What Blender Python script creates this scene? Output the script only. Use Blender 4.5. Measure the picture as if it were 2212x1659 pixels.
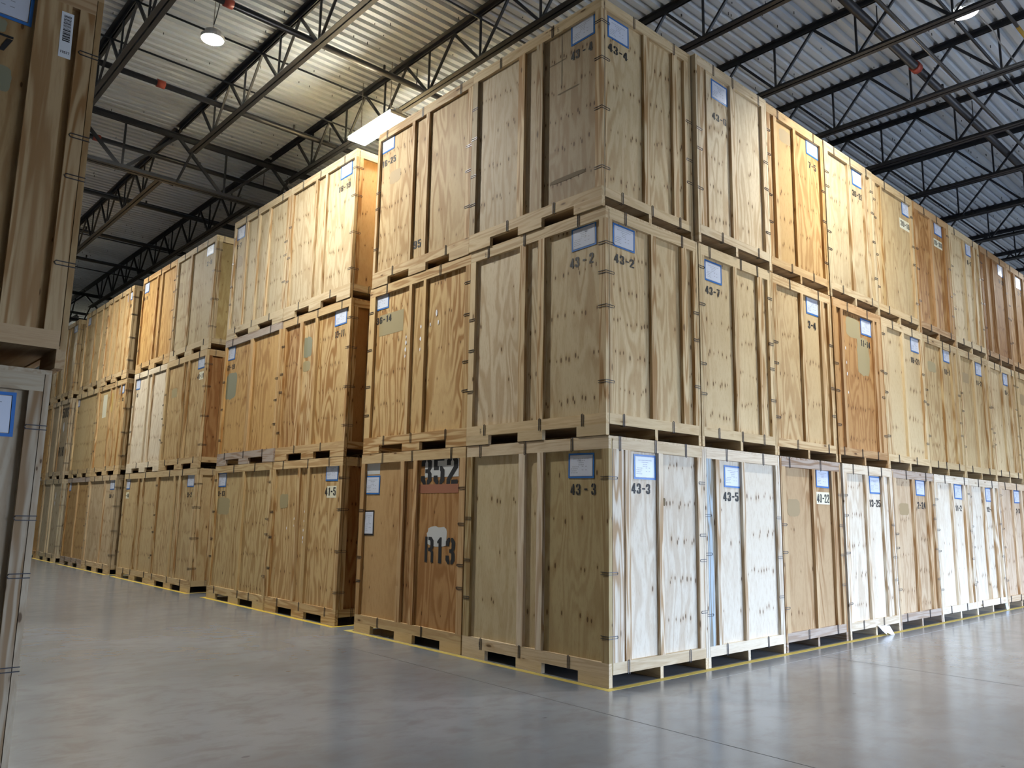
import bpy, bmesh, math, random
from mathutils import Vector, Matrix

# ------------------------------------------------------------------ scene
for o in list(bpy.data.objects):
    bpy.data.objects.remove(o, do_unlink=True)
scn = bpy.context.scene
COL = scn.collection

# camera (solved from the photograph: 26 mm phone lens, 1.48 m above the floor)
CAM = (-5.486, -4.783, 1.478)
YAW, PITCH, ROLL, FPX = 0.8378, 0.1622, 0.0178, 1718.0
fwd = Vector((math.cos(PITCH) * math.cos(YAW), math.cos(PITCH) * math.sin(YAW), math.sin(PITCH)))
rgt = fwd.cross(Vector((0, 0, 1))).normalized()
upv = rgt.cross(fwd)
r2 = rgt * math.cos(ROLL) + upv * math.sin(ROLL)
u2 = -rgt * math.sin(ROLL) + upv * math.cos(ROLL)
cd = bpy.data.cameras.new('camera')
cam = bpy.data.objects.new('camera', cd)
COL.objects.link(cam)
m = Matrix((r2, u2, -fwd)).transposed().to_4x4()
m.translation = Vector(CAM)
cam.matrix_world = m
cd.sensor_fit = 'HORIZONTAL'
cd.sensor_width = 36.0
cd.lens = FPX / 2212.0 * 36.0
cd.clip_end = 200
scn.camera = cam

# view
scn.view_settings.view_transform = 'Standard'
scn.view_settings.look = 'None'
scn.view_settings.gamma = 1.0
scn.view_settings.use_curve_mapping = False
scn.view_settings.exposure = 0.80

# daylight: an overcast sky seen through the open dock doors behind the camera
SKY, SKY_LOW = 15.5, 2.8
wd = bpy.data.worlds.new('overcast_sky')
scn.world = wd
wd.use_nodes = True
nt = wd.node_tree
nt.nodes.clear()
wo = nt.nodes.new('ShaderNodeOutputWorld')
bg = nt.nodes.new('ShaderNodeBackground')
tc = nt.nodes.new('ShaderNodeTexCoord')
sx = nt.nodes.new('ShaderNodeSeparateXYZ')
rp = nt.nodes.new('ShaderNodeValToRGB')
rp.color_ramp.elements[0].position = 0.0
rp.color_ramp.elements[0].color = (SKY_LOW * .98, SKY_LOW, SKY_LOW * 1.02, 1)
rp.color_ramp.elements[1].position = 0.02
rp.color_ramp.elements[1].color = (SKY * .66, SKY * .84, SKY * 1.14, 1)
nt.links.new(tc.outputs['Generated'], sx.inputs[0])
nt.links.new(sx.outputs['Z'], rp.inputs[0])
nt.links.new(rp.outputs[0], bg.inputs[0])
nt.links.new(bg.outputs[0], wo.inputs[0])

WALL_F, WALL_B, WALL_L, WALL_R, DECK_Z = -11.0, 40.0, -14.0, 26.0, 8.165
DOORS = [(1.6, 5.4), (7.6, 11.4), (13.6, 17.4)]
DOOR_H = 3.7
for i, (a, b) in enumerate(DOORS):      # light portals in the door openings (guide the sky sampling only)
    ld = bpy.data.lights.new('door_portal', 'AREA')
    ld.shape = 'RECTANGLE'
    ld.size, ld.size_y = b - a, DOOR_H
    ld.cycles.is_portal = True
    lo = bpy.data.objects.new('door_portal', ld)
    lo.location = ((a + b) / 2, WALL_F - .05, DOOR_H / 2)
    lo.rotation_euler = (math.radians(90), 0, 0)
    COL.objects.link(lo)

# lamp power (emission of the lenses)
E_BAY, E_LIN = 1350.0, 225.0

RND = random.Random(7)

# ------------------------------------------------------------------ materials
def new_mat(name):
    mt = bpy.data.materials.new(name)
    mt.use_nodes = True
    n = mt.node_tree
    b = n.nodes['Principled BSDF']
    return mt, n, b

def plain(name, col, rough=.6, metal=0.0, spec=.5, emit=0.0):
    mt, n, b = new_mat(name)
    b.inputs['Base Color'].default_value = (*col, 1)
    b.inputs['Roughness'].default_value = rough
    b.inputs['Metallic'].default_value = metal
    b.inputs['Specular IOR Level'].default_value = spec
    if emit:
        b.inputs['Emission Color'].default_value = (*col, 1)
        b.inputs['Emission Strength'].default_value = emit
    return mt

class NB:
    """tiny node helper"""
    def __init__(s, tree): s.t = tree
    def add(s, typ, **kw):
        n = s.t.nodes.new(typ)
        for k, v in kw.items(): setattr(n, k, v)
        return n
    def put(s, sock, v):
        if hasattr(v, 'is_output'): s.t.links.new(v, sock)
        elif v is not None: sock.default_value = v
    def math(s, op, a, b=None, c=None, clamp=False):
        n = s.add('ShaderNodeMath', operation=op, use_clamp=clamp)
        s.put(n.inputs[0], a); s.put(n.inputs[1], b); s.put(n.inputs[2], c)
        return n.outputs[0]
    def vmath(s, op, a, b=None):
        n = s.add('ShaderNodeVectorMath', operation=op)
        s.put(n.inputs[0], a); s.put(n.inputs[1], b)
        return n.outputs[0]
    def noise(s, vec, scale, detail=2, rough=.5, dist=0):
        n = s.add('ShaderNodeTexNoise')
        s.put(n.inputs['Vector'], vec); s.put(n.inputs['Scale'], scale)
        s.put(n.inputs['Detail'], detail); s.put(n.inputs['Roughness'], rough); s.put(n.inputs['Distortion'], dist)
        return n.outputs['Fac']
    def ramp(s, f, a, b, smooth=True):
        n = s.add('ShaderNodeMapRange')
        n.interpolation_type = 'SMOOTHSTEP' if smooth else 'LINEAR'
        s.put(n.inputs['Value'], f); s.put(n.inputs['From Min'], a); s.put(n.inputs['From Max'], b)
        return n.outputs['Result']
    def mix(s, f, a, b, blend='MIX'):
        n = s.add('ShaderNodeMix', data_type='RGBA', blend_type=blend)
        s.put(n.inputs[0], f); s.put(n.inputs[6], a); s.put(n.inputs[7], b)
        return n.outputs[2]

def wood(name, axis, ply):
    """procedural pine: obj.color = tint (rgb) and figure strength (alpha)"""
    mt, n, b = new_mat(name)
    B = NB(n)
    tc = B.add('ShaderNodeTexCoord')
    oi = B.add('ShaderNodeObjectInfo')
    off = B.math('MULTIPLY', oi.outputs['Random'], 83.0)
    cmb = B.add('ShaderNodeCombineXYZ')
    for k in range(3): n.links.new(off, cmb.inputs[k])
    along = .19 if ply else .07
    sc = [1, 1, 1]; sc['xyz'.index(axis)] = along
    vec0 = B.vmath('MULTIPLY', tc.outputs['Object'], tuple(sc))
    vec = B.vmath('ADD', vec0, cmb.outputs[0])
    # cathedral figure: iso-lines of a stretched noise
    f = B.noise(vec, 3.4 if ply else 9.0, 2.5, .45, .35)
    k = B.math('MULTIPLY', f, 18.0 if ply else 12.0)
    k = B.math('PINGPONG', k, 1.0)
    ring = B.ramp(k, .25, .85)
    fade = B.noise(vec, 1.1, 1)
    ring = B.math('MULTIPLY', ring, B.ramp(fade, .30, .55))
    fine = B.noise(vec, 70.0 if ply else 90.0, 3, .6)
    broad = B.noise(B.vmath('ADD', tc.outputs['Object'], cmb.outputs[0]), 1.7, 3, .55)
    tint = oi.outputs['Color']
    dark = B.mix(1.0, tint, (.58, .43, .29, 1), 'MULTIPLY')
    alpha = oi.outputs['Alpha']
    c = B.mix(B.math('MULTIPLY', ring, alpha), tint, dark)
    c = B.mix(B.math('MULTIPLY', B.ramp(fine, .45, .75), .30), c, dark)
    c = B.mix(B.math('MULTIPLY', B.ramp(broad, .52, .80), .40), c, B.mix(1.0, tint, (.72, .66, .58, 1), 'MULTIPLY'))
    # knots
    sep = B.add('ShaderNodeSeparateXYZ')
    n.links.new(tc.outputs['Object'], sep.inputs[0])
    rnd = oi.outputs['Random']
    knotc = B.mix(1.0, tint, (.17, .11, .07, 1), 'MULTIPLY')
    if ply:     # peeled veneer repeats its knots in level rows
        h = B.math('ADD', sep.outputs[0], sep.outputs[1])
        per = B.math('MULTIPLY_ADD', rnd, 1.2, 1.9)
        rowf = B.math('MULTIPLY_ADD', sep.outputs[2], per, B.math('MULTIPLY_ADD', rnd, 7.3, B.math('MULTIPLY', broad, .12)))
        rid = B.math('FLOOR', rowf)
        dz = B.math('DIVIDE', B.math('SUBTRACT', B.math('FRACT', rowf), .5), per)
        vo = B.add('ShaderNodeTexVoronoi', voronoi_dimensions='1D', feature='F1')
        freq = 17.0
        n.links.new(B.math('MULTIPLY_ADD', h, freq, B.math('MULTIPLY_ADD', rid, 31.7, off)), vo.inputs['W'])
        vo.inputs['Scale'].default_value = 1.0
        sc_ = B.add('ShaderNodeSeparateColor')
        n.links.new(vo.outputs['Color'], sc_.inputs[0])
        dz = B.math('ADD', dz, B.math('MULTIPLY', B.math('SUBTRACT', sc_.outputs[0], .5), .055))
        siz = B.math('MULTIPLY_ADD', sc_.outputs[1], .8, .45)
        ex = B.math('DIVIDE', vo.outputs['Distance'], freq * .0105)
        ez = B.math('DIVIDE', dz, .026)
        d = B.math('DIVIDE', B.math('SQRT', B.math('ADD', B.math('MULTIPLY', ex, ex), B.math('MULTIPLY', ez, ez))), siz)
        dens = B.ramp(B.math('FRACT', B.math('MULTIPLY', rnd, 57.7)), .05, .75)
        pick = B.math('LESS_THAN', sc_.outputs[2], B.math('MULTIPLY_ADD', dens, .75, .08))
    else:
        ks = [14, 14, 14]; ks['xyz'.index(axis)] = 4.5
        vo = B.add('ShaderNodeTexVoronoi', feature='F1')
        n.links.new(B.vmath('ADD', B.vmath('MULTIPLY', tc.outputs['Object'], tuple(ks)), cmb.outputs[0]), vo.inputs['Vector'])
        vo.inputs['Scale'].default_value = 1.0
        sc_ = B.add('ShaderNodeSeparateColor')
        n.links.new(vo.outputs['Color'], sc_.inputs[0])
        d = B.math('DIVIDE', vo.outputs['Distance'], B.math('MULTIPLY_ADD', sc_.outputs[1], .16, .08))
        pick = B.math('GREATER_THAN', sc_.outputs[0], .82)
    blob = B.math('SUBTRACT', 1.0, B.ramp(d, .55, 1.05))
    halo = B.math('SUBTRACT', 1.0, B.ramp(d, .8, 2.8))
    c = B.mix(B.math('MULTIPLY', B.math('MULTIPLY', halo, pick), .42), c, dark)
    c = B.mix(B.math('MULTIPLY', B.math('MULTIPLY', blob, pick), .85), c, knotc)
    n.links.new(c, b.inputs['Base Color'])
    b.inputs['Roughness'].default_value = .62
    b.inputs['Specular IOR Level'].default_value = .22
    return mt

PLY = wood('pine_plywood', 'z', True)
LUM = {a: wood('pine_lumber_' + a, a, False) for a in 'xyz'}
STEEL = plain('black_painted_steel', (.012, .014, .020), .45, 0, .5)
PIPE = plain('black_sprinkler_pipe', (.02, .02, .023), .4)
GALV = plain('galvanized_conduit', (.30, .28, .26), .4, .6)
RED = plain('red_coupling', (.30, .05, .03), .5)
YEL = plain('yellow_tape', (.52, .40, .09), .55)
WIRE = plain('wire_steel', (.055, .055, .065), .4, .6)
BLUE = plain('blue_tape', (.03, .16, .48), .35)
PAPER = plain('white_paper', (.62, .66, .76), .28)
INK = plain('grey_ink', (.30, .32, .38), .5)
BLACK = plain('black_stencil_paint', (.012, .012, .014), .6)
BLKTAPE = plain('black_tape', (.015, .015, .018), .35)
CREAM = plain('cream_paint', (.74, .70, .52), .55)
WHITEP = plain('white_brushed_paint', (.55, .56, .55), .55)
TAN = plain('tan_paint', (.33, .235, .115), .6)
STAMP = plain('stamp_ink', (.05, .035, .02), .7)
CRACK = plain('dark_split', (.03, .018, .01), .8)
SCUFF = plain('brown_grime', (.16, .115, .06), .8)
OLIVE = plain('olive_paint', (.34, .275, .14), .6)
GREENP = plain('green_grey_paint', (.24, .235, .15), .6)
REDW = plain('faded_red_paint', (.33, .13, .07), .6)
SHRED = plain('white_torn_plastic', (.85, .86, .88), .2)
CABLE = plain('black_cable', (.015, .015, .015), .5)
YPIPE = plain('yellow_pipe', (.55, .36, .06), .5)
WALLM = plain('white_panel_wall', (.50, .50, .48), .7)
LENS_B = plain('bay_lamp_lens', (.99, .99, .95), .3, emit=E_BAY)
LENS_L = plain('linear_lamp_lens', (1.0, .985, .83), .3, emit=E_LIN)
CASE = plain('white_lamp_housing', (.6, .6, .58), .4)

def floor_mat():
    mt, n, b = new_mat('polished_concrete')
    B = NB(n)
    tc = B.add('ShaderNodeTexCoord')
    p = tc.outputs['Object']
    a = B.noise(p, .55, 4, .6, .5)
    g = B.noise(B.vmath('MULTIPLY', p, (1, 1.6, 1)), 3.1, 5, .65, .3)
    s = B.noise(p, 40, 2, .6)
    c = B.mix(B.ramp(a, .3, .7), (.176, .188, .205, 1), (.248, .262, .283, 1))
    c = B.mix(B.math('MULTIPLY', B.ramp(g, .42, .70), .55), c, (.16, .155, .155, 1))
    c = B.mix(B.math('MULTIPLY', B.ramp(s, .6, .8), .15), c, (.11, .11, .11, 1))
    # small dark scuffs
    vo = B.add('ShaderNodeTexVoronoi')
    n.links.new(B.vmath('MULTIPLY', p, (1.1, 1.9, 1)), vo.inputs['Vector'])
    vo.inputs['Scale'].default_value = 1.7
    sc_ = B.add('ShaderNodeSeparateColor')
    n.links.new(vo.outputs['Color'], sc_.inputs[0])
    w = B.noise(p, 9, 3)
    sp = B.math('SUBTRACT', 1.0, B.ramp(B.math('MULTIPLY_ADD', w, .12, vo.outputs['Distance']), .085, .12))
    sp = B.math('MULTIPLY', sp, B.math('GREATER_THAN', sc_.outputs[0], .45))
    c = B.mix(B.math('MULTIPLY', sp, .5), c, (.07, .07, .075, 1))
    n.links.new(c, b.inputs['Base Color'])
    r = B.math('MULTIPLY_ADD', g, .16, .12)
    n.links.new(r, b.inputs['Roughness'])
    b.inputs['Specular IOR Level'].default_value = .55
    bp = B.add('ShaderNodeBump')
    bp.inputs['Strength'].default_value = .05
    bp.inputs['Distance'].default_value = .02
    n.links.new(B.noise(p, 2.2, 3), bp.inputs['Height'])
    n.links.new(bp.outputs[0], b.inputs['Normal'])
    return mt

def deck_mat():
    mt, n, b = new_mat('white_corrugated_deck')
    B = NB(n)
    tc = B.add('ShaderNodeTexCoord')
    a = B.noise(B.vmath('MULTIPLY', tc.outputs['Object'], (.25, 1, 1)), 1.3, 3)
    c = B.mix(B.ramp(a, .3, .75), (.55, .585, .61, 1), (.44, .47, .505, 1))
    n.links.new(c, b.inputs['Base Color'])
    b.inputs['Roughness'].default_value = .45
    return mt
FLOOR = floor_mat()
DECK = deck_mat()

# ------------------------------------------------------------------ mesh helpers
def link(name, mesh, parent=None, color=None):
    o = bpy.data.objects.new(name, mesh)
    COL.objects.link(o)
    if parent: o.parent = parent
    if color: o.color = color
    return o

def tag(o, label=None, cat=None, group=None, kind=None):
    if label: o['label'] = label
    if cat: o['category'] = cat
    if group: o['group'] = group
    if kind: o['kind'] = kind
    return o

def empty(name, loc, label, cat, group=None):
    o = bpy.data.objects.new(name, None)
    COL.objects.link(o)
    o.location = loc
    o.empty_display_size = .1
    return tag(o, label, cat, group)

_cache = {}
def boxes(name, lst, mat):
    """one mesh of axis boxes (x0,x1,y0,y1,z0,z1); equal calls share the mesh"""
    key = (mat.name, tuple(tuple(round(v, 4) for v in b) for b in lst))
    if key in _cache: return _cache[key]
    vs, fs = [], []
    for x0, x1, y0, y1, z0, z1 in lst:
        i = len(vs)
        vs += [(x0, y0, z0), (x1, y0, z0), (x1, y1, z0), (x0, y1, z0), (x0, y0, z1), (x1, y0, z1), (x1, y1, z1), (x0, y1, z1)]
        fs += [tuple(i + k for k in f) for f in ((0, 3, 2, 1), (4, 5, 6, 7), (0, 1, 5, 4), (1, 2, 6, 5), (2, 3, 7, 6), (3, 0, 4, 7))]
    me = bpy.data.meshes.new(name)
    me.from_pydata(vs, [], fs)
    me.materials.append(mat)
    _cache[key] = me
    return me

def tube(name, pts, r, mat, n=4, closed=False):
    """swept tube along a polyline"""
    pts = [Vector(p) for p in pts]
    vs, fs = [], []
    N = len(pts)
    for i, p in enumerate(pts):
        a = pts[i - 1] if i else p
        c = pts[i + 1] if i < N - 1 else p
        d = (c - a).normalized()
        h = Vector((0, 0, 1)) if abs(d.z) < .9 else Vector((1, 0, 0))
        s = d.cross(h).normalized()
        t = s.cross(d).normalized()
        for k in range(n):
            an = 2 * math.pi * (k + .5) / n
            vs.append(p + s * math.cos(an) * r + t * math.sin(an) * r)
    for i in range(N - 1):
        for k in range(n):
            k2 = (k + 1) % n
            fs.append((i * n + k, i * n + k2, (i + 1) * n + k2, (i + 1) * n + k))
    fs.append(tuple(range(n - 1, -1, -1)))
    fs.append(tuple((N - 1) * n + k for k in range(n)))
    me = bpy.data.meshes.new(name)
    me.from_pydata([tuple(v) for v in vs], [], fs)
    me.materials.append(mat)
    if n > 5:
        for pl in me.polygons: pl.use_smooth = len(pl.vertices) == 4
    return me

def polys(name, lst, mat):
    """flat polygons given as lists of 3-D points"""
    vs, fs = [], []
    for p in lst:
        i = len(vs)
        vs += p
        fs.append(tuple(range(i, i + len(p))))
    me = bpy.data.meshes.new(name)
    me.from_pydata(vs, [], fs)
    me.materials.append(mat)
    return me

# ------------------------------------------------------------------ stencil lettering
def mir(p): return [(.52 - x, y) for x, y in p]
def flip(p): return [(x, 1 - y) for x, y in p]
LH = [(0, .14), (.12, 0), (.235, 0), (.235, .13), (.19, .2), (.19, .8), (.235, .87), (.235, 1), (.12, 1), (0, .86)]
HK = [(0, .86), (.12, 1), (.235, 1), (.235, .87), (.19, .8), (.19, .68), (0, .68)]
R3 = [(.285, 1), (.4, 1), (.52, .86), (.52, .6), (.44, .5), (.52, .4), (.52, .14), (.4, 0), (.285, 0), (.285, .13), (.33, .2),
      (.33, .38), (.31, .43), (.2, .43), (.2, .57), (.31, .57), (.33, .62), (.33, .8), (.285, .87)]
SIX = [LH, mir(HK), [(.285, .6), (.4, .6), (.52, .47), (.52, .14), (.4, 0), (.285, 0), (.285, .13), (.33, .2), (.33, .41), (.285, .47)]]
GL = {
 '0': [LH, mir(LH)],
 '1': [[(.17, 0), (.37, 0), (.37, 1), (.26, 1), (.08, .84), (.08, .76), (.17, .76)]],
 '2': [HK, [(.285, 1), (.4, 1), (.52, .86), (.52, .58), (.17, .14), (.17, 0), (0, 0), (0, .17), (.33, .64), (.33, .8), (.285, .87)],
       [(.22, 0), (.52, 0), (.52, .15), (.22, .15)]],
 '3': [HK, flip(HK), R3],
 '4': [[(.27, 0), (.46, 0), (.46, 1), (.27, 1)], [(.23, .95), (0, .36), (0, .2), (.23, .2), (.23, .36), (.16, .36), (.23, .52)],
       [(.48, .2), (.56, .2), (.56, .34), (.48, .34)]],
 '5': [[(0, 1), (.5, 1), (.5, .86), (.18, .86), (.18, .66), (.24, .66), (.24, .52), (0, .52)],
       [(.29, .66), (.4, .66), (.52, .52), (.52, .14), (.4, 0), (.29, 0), (.29, .13), (.33, .2), (.33, .46), (.29, .53)],
       [(0, .14), (.12, 0), (.24, 0), (.24, .13), (.19, .2), (.19, .32), (0, .32)]],
 '6': SIX,
 '7': [[(0, .86), (.52, .86), (.52, 1), (0, 1)], [(.33, .81), (.52, .81), (.28, 0), (.12, 0)]],
 '8': [R3, mir(R3)],
 '9': [[(.52 - x, 1 - y) for x, y in p] for p in SIX],
 '-': [[(.04, .42), (.42, .42), (.42, .58), (.04, .58)]],
 'R': [[(0, 0), (.15, 0), (.15, 1), (0, 1)], [(.2, 1), (.4, 1), (.52, .86), (.52, .58), (.44, .5), (.52, .42), (.52, 0), (.37, 0),
       (.37, .38), (.32, .43), (.2, .43), (.2, .57), (.3, .57), (.33, .62), (.33, .8), (.3, .87), (.2, .87)]],
 'V': [[(0, 1), (.14, 1), (.26, .25), (.38, 1), (.52, 1), (.33, 0), (.19, 0)]],
 'E': [[(0, 0), (.5, 0), (.5, .14), (.15, .14), (.15, .43), (.4, .43), (.4, .57), (.15, .57), (.15, .86), (.5, .86), (.5, 1), (0, 1)]],
 'P': [[(0, 0), (.15, 0), (.15, 1), (0, 1)], [(.15, 1), (.4, 1), (.52, .86), (.52, .58), (.4, .44), (.15, .44), (.15, .57), (.33, .57), (.37, .63), (.37, .81), (.33, .86), (.15, .86)]],
 'T': [[(.18, 0), (.34, 0), (.34, .86), (.52, .86), (.52, 1), (0, 1), (0, .86), (.18, .86)]],
 ' ': [],
}
ADV = {'1': .56, '-': .56, ' ': .3, '4': .68}
def text_polys(txt):
    out, x = [], 0.0
    for ch in txt:
        out += [[(px + x, py) for px, py in p] for p in GL[ch]]
        x += ADV.get(ch, .66)
    w = max(px for p in out for px, _ in p)
    x0 = min(px for p in out for px, _ in p)
    return [[((px - x0) / (w - x0), py) for px, py in p] for p in out]

def on_face(face, plane, a, z):
    """point on an L face (-X side, a = local y) or R face (-Y side, a = local x)"""
    return (plane, a, z) if face == 'L' else (a, plane, z)

def lettering(name, face, plane, a_left, width, z0, height, txt, mat, rot=False):
    sg = -1 if face == 'L' else 1
    lst = []
    for p in text_polys(txt):
        if rot: lst.append([on_face(face, plane, a_left + sg * (1 - y) * width, z0 + x * height) for x, y in p])
        else: lst.append([on_face(face, plane, a_left + sg * x * width, z0 + y * height) for x, y in p])
    return polys(name, lst, mat)

# ------------------------------------------------------------------ setting
tag(link('floor', boxes('floor', [(WALL_L, WALL_R, WALL_F - 3, WALL_B, -.2, 0)], FLOOR)), kind='structure')
def wall(name, bx): return tag(link(name, boxes(name, bx, WALLM)), kind='structure')
wall('wall_left', [(WALL_L - .2, WALL_L, WALL_F, WALL_B, 0, 9)])
wall('wall_right', [(WALL_R, WALL_R + .2, WALL_F, WALL_B, 0, 9)])
wall('wall_back', [(WALL_L, WALL_R, WALL_B, WALL_B + .2, 0, 9)])
fb, px = [], WALL_L
for a, b in DOORS:
    fb.append((px, a, WALL_F - .2, WALL_F, 0, 9)); fb.append((a, b, WALL_F - .2, WALL_F, DOOR_H, 9)); px = b
fb.append((px, WALL_R, WALL_F - .2, WALL_F, 0, 9))
wall('wall_front', fb)

# corrugated steel roof deck: ribs run along X, 152 mm pitch
def build_deck():
    pit, dep = .152, .052
    prof = []
    y = WALL_F - .2
    while y < WALL_B + .2:
        prof += [(y, DECK_Z), (y + .078, DECK_Z), (y + .094, DECK_Z + dep), (y + .136, DECK_Z + dep)]
        y += pit
    vs = [(WALL_L - .2, a, b) for a, b in prof] + [(WALL_R + .2, a, b) for a, b in prof]
    N = len(prof)
    fs = [(i, i + 1, N + i + 1, N + i) for i in range(N - 1)]
    vs += [(WALL_L - .2, WALL_F - .2, 8.6), (WALL_R + .2, WALL_F - .2, 8.6), (WALL_R + .2, WALL_B + .3, 8.6), (WALL_L - .2, WALL_B + .3, 8.6)]
    k = 2 * N
    fs.append((k, k + 1, k + 2, k + 3))
    me = bpy.data.meshes.new('ceiling')
    me.from_pydata(vs, [], fs)
    me.materials.append(DECK)
    return tag(link('ceiling', me), kind='structure')
deck = build_deck()
sb = []
for k in range(1500):
    x = RND.uniform(-5, 19); y = RND.uniform(-3.6, 9) if x > 2.5 else RND.uniform(-3.6, 27)
    y = math.floor(y / .152) * .152 + (WALL_F - .2) % .152 + .044
    l = RND.uniform(.015, .045)
    sb.append((x - .004, x + .004, y - .004, y + .004, DECK_Z - l, DECK_Z + .001))
sc = link('roof_screw', boxes('roof_screw', sb, STEEL), deck)
tag(sc, 'thin dark roofing screw tips poking down through the white deck', kind='stuff')

# floor saw cuts (thin dark lines) and dropped scrap
for k, bx in enumerate([(-.686, -.680, WALL_F, 4.0, 0, .0008), (3.147, 3.152, WALL_F, -.2, 0, .0008), (1.0, 20.0, -.334, -.331, 0, .0008)]):
    o = link('trim_%d' % (k + 1), boxes('floor_joint', [bx], plain('joint_dark_%d' % k, (.07, .07, .07) if k < 2 else (.36, .36, .36), .7)))
    tag(o, kind='structure')

# yellow lane tape round each block of stacks
LANES = {'A': (-.02, 4.235), 'B': (4.67, 8.96), 'C': (9.77, 14.03), 'D': (14.57, 18.80), 'E': (19.32, 23.5)}
TW = .075
YEL2 = plain('bright_yellow_tape', (.66, .47, .05), .5)
def tape(rects, label, mat=None):
    o = link('floor_tape', boxes('floor_tape', [(a, b, c, d, 0, .0012) for a, b, c, d in rects], mat or YEL))
    tag(o, label, 'floor tape', 'yellow tape outlines round the crate blocks')
tape([(-.085, -.01, -.085, 4.30), (-.01, 13.8, -.085, -.01), (-.01, 1.6, 4.235, 4.30)], 'yellow tape outline round the nearest corner block of crates')
for nm, lb in (('B', 'yellow tape outline round the second block of crates, left of the 352 crate'),
               ('C', 'yellow tape outline round the third block of crates along the left aisle'),
               ('D', 'yellow tape outline round the fourth block of crates along the left aisle'),
               ('E', 'yellow tape outline round the farthest block of crates along the left aisle')):
    y0, y1 = LANES[nm]
    tape([(-.085, -.01, y0 - .065, y1 + .065), (-.01, 1.6, y0 - .065, y0), (-.01, 1.6, y1, y1 + .065)], lb, YEL2)

# ------------------------------------------------------------------ crates
H, T = 2.21, .036
W_ = (.70, .63, .52); P_ = (.62, .485, .285); G_ = (.47, .375, .225); T_ = (.52, .385, .20)
H_ = (.53, .325, .12); HL = (.57, .40, .19); B_ = (.42, .235, .09); D_ = (.34, .175, .065); K_ = (.60, .47, .34)
GREY = (.40, .33, .275)

def clip_mesh(kind):
    """hairpin wire clip; local axes: first = along the face edge, second = into the face, out = off the face"""
    if kind in _cache: return _cache[kind]
    s, r = .011, .0033
    if kind == 'topL':     P = [(.03, -s, .003), (-.003, -s, .003), (-.003, -s, -.125), (-.003, 0, -.133), (-.003, s, -.125), (-.003, s, .003), (.03, s, .003)]
    elif kind == 'topR':   P = [(-s, .03, .003), (-s, -.003, .003), (-s, -.003, -.125), (0, -.003, -.133), (s, -.003, -.125), (s, -.003, .003), (s, .03, .003)]
    elif kind == 'botL':   P = [(.03, -s, -.113), (-.003, -s, -.113), (-.003, -s, 0), (-.003, 0, .006), (-.003, s, 0), (-.003, s, -.113), (.03, s, -.113)]
    elif kind == 'botR':   P = [(-s, .03, -.113), (-s, -.003, -.113), (-s, -.003, 0), (0, -.003, .006), (s, -.003, 0), (s, -.003, -.113), (s, .03, -.113)]
    elif kind == 'rightL': P = [(-.003, -.003, -s), (-.003, .095, -s), (-.003, .103, 0), (-.003, .095, s), (-.003, -.003, s)]
    elif kind == 'leftL':  P = [(-.003, .003, -s), (-.003, -.095, -s), (-.003, -.103, 0), (-.003, -.095, s), (-.003, .003, s)]
    elif kind == 'leftR':  P = [(-.003, -.003, -s), (.095, -.003, -s), (.103, -.003, 0), (.095, -.003, s), (-.003, -.003, s)]
    elif kind == 'rightR': P = [(.003, -.003, -s), (-.095, -.003, -s), (-.103, -.003, 0), (-.095, -.003, s), (.003, -.003, s)]
    elif kind == 'corner': P = [(-.003, .095, s), (-.003, -.003, s), (.115, -.003, s), (.12, -.003, 0), (.115, -.003, -s), (-.003, -.003, -s), (-.003, .095, -s)]
    me = tube('wire_clip', P, r, WIRE)
    _cache[kind] = me
    return me

def skid_mesh(hy, xs):
    key = ('skid', hy, round(xs, 4))
    if key in _cache: return _cache[key]
    pr = [(-hy, 0), (-hy + .37, 0), (-hy + .37, .096), (-.18, .096), (-.18, 0), (.18, 0), (.18, .096), (hy - .37, .096), (hy - .37, 0), (hy, 0), (hy, .105), (-hy, .105)]
    n = len(pr)
    vs = [(xs, a, b) for a, b in pr] + [(xs + .045, a, b) for a, b in pr]
    fs = [tuple(range(n - 1, -1, -1)), tuple(range(n, 2 * n))] + [(i, (i + 1) % n, n + (i + 1) % n, n + i) for i in range(n)]
    me = bpy.data.meshes.new('skid')
    me.from_pydata(vs, [], fs)
    me.materials.append(LUM['y'])
    _cache[key] = me
    return me

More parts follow.
